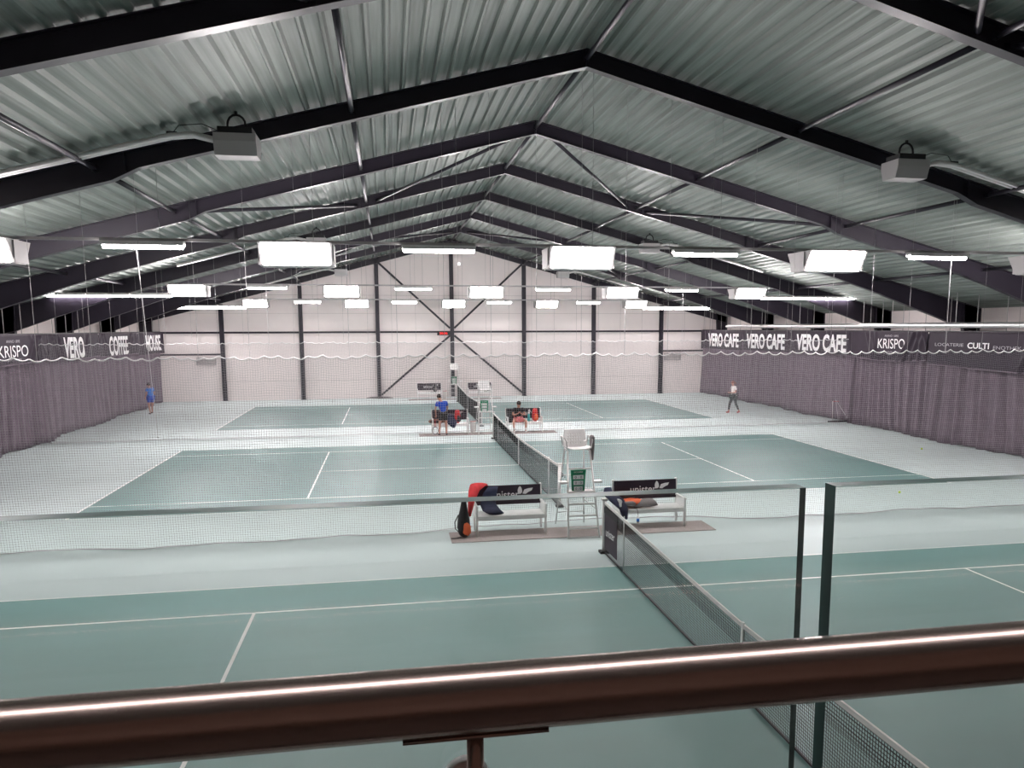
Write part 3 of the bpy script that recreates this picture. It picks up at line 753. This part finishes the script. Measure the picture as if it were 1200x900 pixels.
def jacket(path, widths, lab, m, name='jacket', sleeve=None):
    """cloth folded over something: centre path with half-widths"""
    r = empty(name, path[0], lab, 'jacket'); o = Vector(path[0]); b = MB(); rings = []
    rnd = random.Random(len(lab)); pts = [Vector(p)-o for p in path]
    for i, p in enumerate(pts):
        d = (pts[min(i+1, len(pts)-1)]-pts[max(0, i-1)]).normalized(); x = Vector((1, 0, 0)); y = d.cross(x).normalized()
        w_, t = widths[i]; rings.append((p, x*w_*(1+rnd.uniform(-.1, .1)), y*t))
    b.loft(rings, 16); b.build('body', m, r)
    if sleeve:
        sl, rr, sm = sleeve; s_ = MB(); s_.tube([Vector(p)-o for p in sl], rr, 8); s_.build('sleeve', sm, r)
    return r
racket_bag((-2.66, -3.42, .012), .2, 'black racket bag with orange pocket standing on the floor beside the nearest left bench', M_BAGB, M_ORANGE, L=.80)
jacket([(-2.20, -2.74, .80), (-2.22, -2.80, 1.0), (-2.27, -2.87, 1.045), (-2.38, -2.95, .93), (-2.46, -3.1, .72), (-2.52, -3.25, .42)], [(.12, .03), (.17, .04), (.18, .05), (.13, .06), (.08, .05), (.03, .03)], 'red jacket thrown over the left end of the nearest left bench', M_RED)
jacket([(-1.95, -2.925, 1.0), (-2.02, -2.96, .88), (-2.08, -2.97, .62), (-2.02, -3.15, .51), (-1.95, -3.36, .49)], [(.10, .02), (.15, .04), (.18, .06), (.20, .055), (.17, .035)], 'navy jacket heaped on the seat of the nearest left bench', M_NAVY)
racket_bag((1.17, -3.12, .445), .15, 'orange and black racket bag lying on the nearest right bench', M_ORANGE, M_GREY, True)
b = MB(); b.loft([((1.42, -3.25, .46), (.2, 0, 0), (0, .05, 0)), ((1.50, -3.24, .49), (.30, 0, 0), (0, .09, 0)), ((1.56, -3.2, .57), (.20, 0, 0), (0, .085, 0)), ((1.57, -3.15, .63), (.12, 0, 0), (0, .05, 0))], 18)
tag(b.build('racket_cover', M_GREY), 'grey racket cover lying on the nearest right bench beside the orange bag', 'racket cover')
jacket([(.72, -2.86, .85), (.70, -2.95, .72), (.76, -3.1, .70), (.86, -3.2, .60), (.92, -3.46, .48), (.95, -3.48, .25)], [(.08, .04), (.12, .05), (.16, .06), (.17, .06), (.10, .04), (.05, .03)], 'navy jacket over the left arm of the nearest right bench', M_NAVY)
r = empty('water_bottle', (1.235, -3.52, .16), 'small blue labelled bottle hanging from the nearest right bench', 'bottle')
b = MB(); b.loft([((0, 0, 0), (.03, 0, 0), (0, .03, 0)), ((0, 0, .13), (.032, 0, 0), (0, .032, 0)), ((0, 0, .16), (.012, 0, 0), (0, .012, 0)), ((0, 0, .18), (.012, 0, 0), (0, .012, 0))], 12); b.build('body', M_WCLOTH, r)
b = MB(); b.tube([(0, 0, .035), (0, 0, .11)], .034, 12); b.build('bottle_label', M_SKY, r)
b = MB(); b.tube([(0, 0, .18), (0, .02, .27), (0, .10, .305)], .006, 5); b.build('cord_loop', M_BLACK, r)
# middle court gear
Y2 = -3.10+K
racket_bag((-1.30, Y2-.04, .445), .1, 'black bag with red end on the left bench at the middle court', M_RED, M_BAGB, False, .42)
jacket([(-1.62, Y2+.1, .80), (-1.60, Y2, .66), (-1.60, Y2-.12, .58), (-1.56, Y2-.30, .48), (-1.5, Y2-.42, .30)], [(.16, .05), (.26, .08), (.26, .08), (.20, .05), (.06, .03)], 'navy jacket heaped on the left bench at the middle court', M_NAVY)
racket_bag((-2.18, Y2-.03, .445), -.1, 'brown and black bag at the left end of the bench with the standing man', mat('brown_cloth', (.22, .11, .08), .8), M_BAGB, True)
r = empty('tennis_racket', (-2.28, Y2-.38, .02), 'tennis racket leaning on the bench beside the standing man', 'racket')
b = MB(); b.tube([(.12*math.cos(a), -.02+.0, .17+.16*math.sin(a)) for a in [2*PI*i/20 for i in range(20)]], .011, 6, closed=True); b.build('head', M_BAGB, r)
b = MB(); b.tube([(0, -.02, .33), (0, .01, .62)], .014, 6); b.build('handle', M_RED, r)
b = MB()
for t in range(-4, 5):
    x = t*.025; h = .16*math.sqrt(max(0, 1-(x/.12)**2)); b.tube([(x, -.02, .17-h), (x, -.02, .17+h)], .0012, 3); zz = t*.035; 
    ww = .12*math.sqrt(max(0, 1-(zz/.16)**2)); b.tube([(-ww, -.02, .17+zz), (ww, -.02, .17+zz)], .0012, 3)
b.build('strings', M_WHITE, r)
racket_bag((2.10, Y2-.04, .445), 0, 'red and black bag standing on the right bench beside the sitting man', M_RED, M_ORANGE, False, .46)
r = empty('water_bottle', (1.83, Y2, .443), 'teal water bottle standing on the bench right of the sitting man', 'bottle')
b = MB(); b.loft([((0, 0, 0), (.055, 0, 0), (0, .055, 0)), ((0, 0, .26), (.058, 0, 0), (0, .058, 0)), ((0, 0, .33), (.03, 0, 0), (0, .03, 0))], 14); b.build('body', M_TEAL, r)
b = MB(); b.tube([(0, 0, .33), (0, 0, .38)], .032, 12); b.build('cap', M_WHITE, r)
jacket([(.98, Y2+.12, .90), (.98, Y2+.05, .70), (.96, Y2-.1, .52), (.95, Y2-.3, .47)], [(.12, .04), (.14, .06), (.15, .05), (.12, .03)], 'dark jacket on the right bench left of the sitting man', M_BAGB)
# far bench gear
racket_bag((-1.25, Y2+K-.03, .445), 0, 'dark bag standing on the left bench at the far wall', M_BAGB, M_GREY, False, .5)
racket_bag((2.18, Y2+K-.03, .445), 0, 'dark bag standing on the right bench at the far wall', M_BAGB, M_GREY, False, .52)

# balls
for (x, y), n in (((15.15, 5.85), 'near the right curtain'), ((9.47, -1.03), 'just beyond the gap between the glass panels')):
    b = MB(); b.ball((x, y, .034), .034, 14, 10); tag(b.build('tennis_ball', M_YEL), 'yellow tennis ball lying on the floor '+n, 'ball', 'loose tennis balls')

# court squeegee parked by the right curtain
r = empty('floor_squeegee', (17.0, 14.35, 0), 'white framed floor squeegee parked by the right curtain', 'squeegee')
b = MB(); b.box(-.62, .45, -.06, .06, .005, .08); b.build('blade', M_STEEL, r)
b = MB(); b.tube([(-.42, 0, .08), (-.42, .05, 1.0)], .018, 8); b.build('handle', M_WSTEEL, r)
b = MB(); b.tube([(-.12, 0, .08), (-.22, .1, 1.05), (.42, 0, .10)], .018, 8); b.build('brace_frame', M_WSTEEL, r)
b = MB(); b.tube([(-.42, .05, 1.0), (-.1, .05, 1.0)], .014, 8); b.build('grip', M_RED, r)

# rolled mat / flat tray near far wall
b = MB(); b.loft([((-5.6, 31.9, .07), (0, .02, 0), (0, 0, .02)), ((-5.2, 31.9, .09), (0, .12, 0), (0, 0, .06)), ((-4.4, 31.9, .09), (0, .12, 0), (0, 0, .06)), ((-3.9, 31.9, .06), (0, .03, 0), (0, 0, .02))], 12)
tag(b.build('rolled_mat', M_GREY), 'low grey rolled mat at the foot of the far wall post', 'mat')

# scoreboard clock and small lamp on the far wall
r = empty('wall_clock', (-.55, WYF-.17, 4.04), 'small black digital clock with red figures beside the central post', 'clock')
b = MB(); b.box(-.43, .42, 0, .06, 0, .26); b.build('case', M_BLACK, r)
vs, fs = text2d('20:36', .52, .15, .02); t = MB(); t.add([(-.28+a, -.004, .055+q) for a, q in vs], fs); t.build('digits', M_LED, r, fix=False)
r = empty('wall_lamp', (.52, YW, 8.62), 'tiny bright white lamp high on the far wall right of the ridge', 'lamp')
b = MB(); b.tube([(0, -.05, 0), (0, 0, 0)], .10, 12); b.build('base', M_HOUS, r)
b = MB(); b.ball((0, -.08, 0), .08, 12, 8); b.build('bulb', M_SPOT, r)

# ---------------------------------------------------------------- people
def skin_obj(name, verts, edges, radii, m, parent, sub=2):
    bm = bmesh.new(); lay = bm.verts.layers.skin.verify(); bv = []
    for p, r_ in zip(verts, radii):
        v = bm.verts.new(p); rr = r_ if isinstance(r_, tuple) else (r_, r_); v[lay].radius = rr; bv.append(v)
    bv[0][lay].use_root = True
    for a, c in edges: bm.edges.new((bv[a], bv[c]))
    me = bpy.data.meshes.new(name); bm.to_mesh(me); bm.free(); me.materials.append(m)
    o = bpy.data.objects.new(name, me); col.objects.link(o)
    s_ = o.modifiers.new('skin', 'SKIN'); s_.use_smooth_shade = True
    q = o.modifiers.new('sub', 'SUBSURF'); q.levels = sub; q.render_levels = sub
    if parent: o.parent = parent
    return o
def human(loc, rz, J, label, top, topm, legm, shoem, hairm, longpants=False, ponytail=False, scale=1.0, sockm=None):
    r = empty('person', loc, label, 'person', None, rz); r.scale = (scale,)*3
    V = []; E = []; R = []
    def add(p, rad, parent=None):
        V.append(Vector(p)); R.append(rad); i = len(V)-1
        if parent is not None: E.append((parent, i))
        return i
    pel = add(J['pelvis'], (.135, .105)); sp = add(J['spine'], (.125, .095), pel); chs = add(J['chest'], (.15, .11), sp)
    nb = add(J['neck'], (.065, .06), chs); nk = add(J['nape'], (.052, .052), nb); hd = add(J['head'], (.078, .092), nk)
    hdir = (Vector(J['head'])-Vector(J['nape'])).normalized(); ht = add(Vector(J['head'])+hdir*.085, (.062, .07), hd)
    face = Vector(J.get('face', (0, -1, 0))).normalized()
    add(Vector(J['head'])+face*.105-hdir*.01, .014, hd)
    side = hdir.cross(face).normalized()
    for s in (-1, 1): add(Vector(J['head'])+side*s*.088-hdir*.005, .016, hd)
    for s, S in ((-1, 'R'), (1, 'L')):
        sh = add(J['sh'+S], .058, chs); el = add(J['el'+S], .042, sh); wr = add(J['wr'+S], .028, el)
        hn = Vector(J['hand'+S]); palm = add(hn, (.036, .02), wr); d = (hn-Vector(J['wr'+S])).normalized()
        sd = d.cross(Vector((0, 0, 1)) if abs(d.z) < .9 else Vector((0, 1, 0))).normalized(); cu = sd.cross(d).normalized()
        for q, (o_, ln) in enumerate(((-.03, .06), (-.01, .075), (.01, .07), (.03, .055))):
            f1 = add(hn+d*.05+sd*o_, .009, palm); f2 = add(hn+d*(.05+ln*.5)+sd*o_+cu*.015, .008, f1); add(hn+d*(.05+ln*.8)+sd*o_+cu*.035, .007, f2)
        t1 = add(hn+d*.0+sd*.045+cu*.01, .010, palm); add(hn+d*.035+sd*.06+cu*.03, .009, t1)
        hp = add(J['hip'+S], .088, pel); kn = add(J['kn'+S], .058, hp); cf = add(Vector(J['kn'+S]).lerp(Vector(J['an'+S]), .35), .054, kn); an = add(J['an'+S], .036, cf)
        he = add(Vector(J['an'+S])+Vector((0, 0, -.035)), .034, an); to = add(J['to'+S], .028, he)
    skin_obj('body', V, E, R, M_SKIN, r, 1)
    # shirt
    L = lambda a, c, t: Vector(J[a]).lerp(Vector(J[c]), t)
    V2 = [J['spine'], J['chest'], L('chest', 'neck', .75), J['pelvis']]; E2 = [(0, 1), (1, 2), (0, 3)]; R2 = [(.158, .125), (.178, .135), (.085, .08), (.165, .132)]
    for S in 'RL':
        k = len(V2); V2 += [J['sh'+S], L('sh'+S, 'el'+S, .62)]; R2 += [.078, .07]; E2 += [(1, k), (k, k+1)]
    skin_obj('shirt', V2, E2, R2, topm, r, 1)
    # trousers or shorts
    V3 = [Vector(J['pelvis'])+Vector((0, 0, -.02))]; R3 = [(.172, .138)]; E3 = []
    for S in 'RL':
        k = len(V3); V3.append(J['hip'+S]); R3.append(.108)
        if longpants: V3 += [J['kn'+S], L('kn'+S, 'an'+S, .35), L('kn'+S, 'an'+S, .88)]; R3 += [.070, .064, .046]; E3 += [(0, k), (k, k+1), (k+1, k+2), (k+2, k+3)]
        else: V3 += [L('hip'+S, 'kn'+S, .72)]; R3 += [.098]; E3 += [(0, k), (k, k+1)]
    skin_obj('trousers' if longpants else 'shorts', V3, E3, R3, legm, r, 1)
    for S in 'RL':
        a = Vector(J['an'+S]); t = Vector(J['to'+S]); h = a+Vector((0, 0, -.035))
        back = (Vector((a.x, a.y, 0))-Vector((t.x, t.y, 0))).normalized()*.04
        skin_obj('shoe', [h+back+Vector((0, 0, .0)), h.lerp(t, .5), t+Vector((0, 0, .004))], [(0, 1), (1, 2)], [.048, .046, .036], shoem, r, 1)
        if sockm: skin_obj('sock', [a+Vector((0, 0, .0)), a.lerp(Vector(J['kn'+S]), .34)], [(0, 1)], [.047, .054], sockm, r, 1)
    hc = Vector(J['head'])+hdir*.045-face*.022; b = MB()
    b.ball((0, 0, 0), (.092, .108, .095), 14, 10); h = b.build('hair', hairm, r)
    z = hdir; y = -(face-hdir*face.dot(hdir)).normalized(); x = y.cross(z)
    h.matrix_local = Matrix(((x.x, y.x, z.x, hc.x), (x.y, y.y, z.y, hc.y), (x.z, y.z, z.z, hc.z), (0, 0, 0, 1)))
    if ponytail:
        b = MB(); c = Vector(J['head'])-face*.11; b.tube([c+hdir*.03, c-face*.05-hdir*.03, c-face*.05-hdir*.14], [.03, .032, .012], 8); b.build('ponytail', hairm, r)
    return r
# man standing, back to the camera, at the middle left bench (faces +Y, bending a little towards his left)
J = dict(pelvis=(.05, 0, .93), spine=(.03, .02, 1.08), chest=(.01, .06, 1.29), neck=(-.05, .10, 1.45), nape=(-.08, .12, 1.50), head=(-.11, .17, 1.60), face=(-.25, .8, -.55),
         shR=(.18, .07, 1.39), elR=(.24, .12, 1.14), wrR=(.20, .28, .95), handR=(.19, .33, .90), shL=(-.20, .10, 1.37), elL=(-.27, .16, 1.12), wrL=(-.26, .22, .88), handL=(-.26, .24, .81),
         hipR=(.13, 0, .90), knR=(.15, .02, .49), anR=(.17, -.03, .09), toR=(.20, .12, .035), hipL=(-.04, 0, .90), knL=(-.11, .02, .49), anL=(-.14, -.03, .09), toL=(-.18, .12, .035))
human((-1.98, -3.62+K, 0), 0, J, 'man in blue shirt and black shorts standing with his back turned at the bench', 'shirt', M_BLUE, M_BAGB, M_BAGB, M_HAIR)
# sitting man, facing the camera
J = dict(pelvis=(0, .02, .56), spine=(0, .02, .70), chest=(0, -.03, .92), neck=(0, -.07, 1.08), nape=(0, -.09, 1.12), head=(0, -.14, 1.22), face=(0, -.8, -.5),
         shR=(-.19, -.05, 1.01), elR=(-.27, -.12, .76), wrR=(-.12, -.28, .80), handR=(-.05, -.31, .85), shL=(.19, -.05, 1.01), elL=(.27, -.12, .76), wrL=(.12, -.28, .80), handL=(.05, -.31, .85),
         hipR=(-.11, -.02, .55), knR=(-.27, -.40, .52), anR=(-.26, -.46, .10), toR=(-.32, -.60, .045), hipL=(.11, -.02, .55), knL=(.27, -.40, .52), anL=(.25, -.46, .10), toL=(.32, -.60, .045))
human((1.36, Y2-.02, 0), 0, J, 'man in black shirt and pink shorts sitting on the bench with elbows raised', 'shirt', M_BAGB, M_PINK, M_WCLOTH, M_HAIR, sockm=M_WCLOTH)
# woman walking left
J = dict(pelvis=(0, 0, .94), spine=(0, 0, 1.08), chest=(0, -.01, 1.29), neck=(0, -.03, 1.46), nape=(0, -.04, 1.50), head=(0, -.07, 1.61), face=(0, -1, -.1),
         shR=(-.17, 0, 1.40), elR=(-.21, .04, 1.14), wrR=(-.14, -.16, 1.08), handR=(-.08, -.22, 1.10), shL=(.17, 0, 1.40), elL=(.21, .02, 1.13), wrL=(.10, -.20, 1.10), handL=(.02, -.25, 1.10),
         hipR=(-.09, 0, .92), knR=(-.09, -.16, .50), anR=(-.09, -.22, .10), toR=(-.09, -.37, .04), hipL=(.09, 0, .92), knL=(.09, .10, .50), anL=(.09, .30, .12), toL=(.09, .17, .035))
human((13.75, 19.25, 0), -PI/2+.05, J, 'woman in white shirt and dark leggings walking left in red shoes', 'shirt', M_WCLOTH, mat('dark_leggings', (.03, .04, .04), .8), M_RED, M_RHAIR, True, True, .985)
# player near the left curtain
J = dict(pelvis=(0, 0, .93), spine=(0, -.01, 1.07), chest=(0, -.04, 1.28), neck=(0, -.07, 1.44), nape=(0, -.08, 1.48), head=(0, -.12, 1.58), face=(0, -1, -.35),
         shR=(-.18, -.03, 1.38), elR=(-.24, .02, 1.12), wrR=(-.24, -.12, .92), handR=(-.24, -.16, .86), shL=(.18, -.03, 1.38), elL=(.24, .02, 1.12), wrL=(.22, -.14, .94), handL=(.21, -.18, .88),
         hipR=(-.1, 0, .90), knR=(-.14, -.12, .50), anR=(-.14, -.16, .09), toR=(-.16, -.30, .035), hipL=(.1, 0, .90), knL=(.14, .02, .50), anL=(.17, .16, .09), toL=(.18, .03, .035))
human((-16.68, 25.15, 0), -2.3, J, 'player in light blue shirt and shorts walking by the left curtain', 'shirt', M_SKY, M_BLUE, M_BAGB, M_HAIR, scale=.97)

# ---------------------------------------------------------------- balustrade
GY0, GY1 = -19.716, -19.699
for xa, xb, lab in ((-6.6, -3.842, 'large glass balustrade panel filling the lower left of the photo'), (-3.814, -1.1, 'glass balustrade panel at the lower right, beyond the gap')):
    r = empty('glass_balustrade', ((xa+xb)/2, (GY0+GY1)/2, 3.05), lab, 'glass balustrade', 'glass balustrades')
    hw = (xb-xa)/2; hd = (GY1-GY0)/2; H = 4.372-3.05
    b = MB(); b.box(-hw, hw, -hd, hd, .0, H)
    # faces in MB.box order: bottom, top, front(-y), back(+y), left, right
    b.mi = [1, 1, 0, 0, 1, 1]
    o = b.build('pane', [M_GLASS, M_GEDGE], r)
b = MB(); b.box(-6.7, -1.0, -19.75, -19.665, 2.9, 3.12)
b = MB(); b.box(-6.7, -1.0, -19.76, -19.72, 3.05, 3.14); b.box(-6.7, -1.0, -19.695, -19.655, 3.05, 3.14)
tag(b.build('glass_channel', M_ALU), 'aluminium floor channel holding the glass balustrade', 'channel')
r = empty('handrail', (-4.15, -19.794, 4.2445), 'brushed steel round handrail crossing the bottom of the photo', 'handrail')
b = MB(); b.tube([(x, 0, 0) for x in (-2.6, -1, 0, 1, 3.0)], .0245, 48); b.build('rail_tube', M_RAIL, r)
for x in (.012, 1.6, -1.6):
    g = bpy.data.objects.new('rail_bracket', None)
    b = MB()
    n = 12; v = []
    for i in range(2):
        for k in range(n+1):
            a = -PI/2-.55+1.1*k/n
            for rr in (.0246, .0276): v.append(((-.052 if i == 0 else .052)+x, rr*math.cos(a), rr*math.sin(a)))
    m_ = 2*(n+1); f = []
    for k in range(n):
        a = 2*k; f += [(a, a+2, m_+a+2, m_+a), (a+1, m_+a+1, m_+a+3, a+3), (a, a+1, a+3, a+2), (m_+a, m_+a+2, m_+a+3, m_+a+1)]
    f += [(0, m_, m_+1, 1), (2*n, 2*n+1, m_+2*n+1, m_+2*n)]
    b.add(v, f, True)
    o = b.build('rail_bracket', M_RAIL, r)
    b = MB(); b.tube([(x, 0, -.027), (x, 0, -.088), (x, .006, -.100), (x, .018, -.105), (x, .075, -.105)], .0062, 14); b.build('bracket_arm', M_RAIL, o)
    b = MB(); b.tube([(x, .068, -.105), (x, .071, -.105), (x, .077, -.105)], [.0165, .019, .019], 28); b.build('rosette', M_ALU, o)
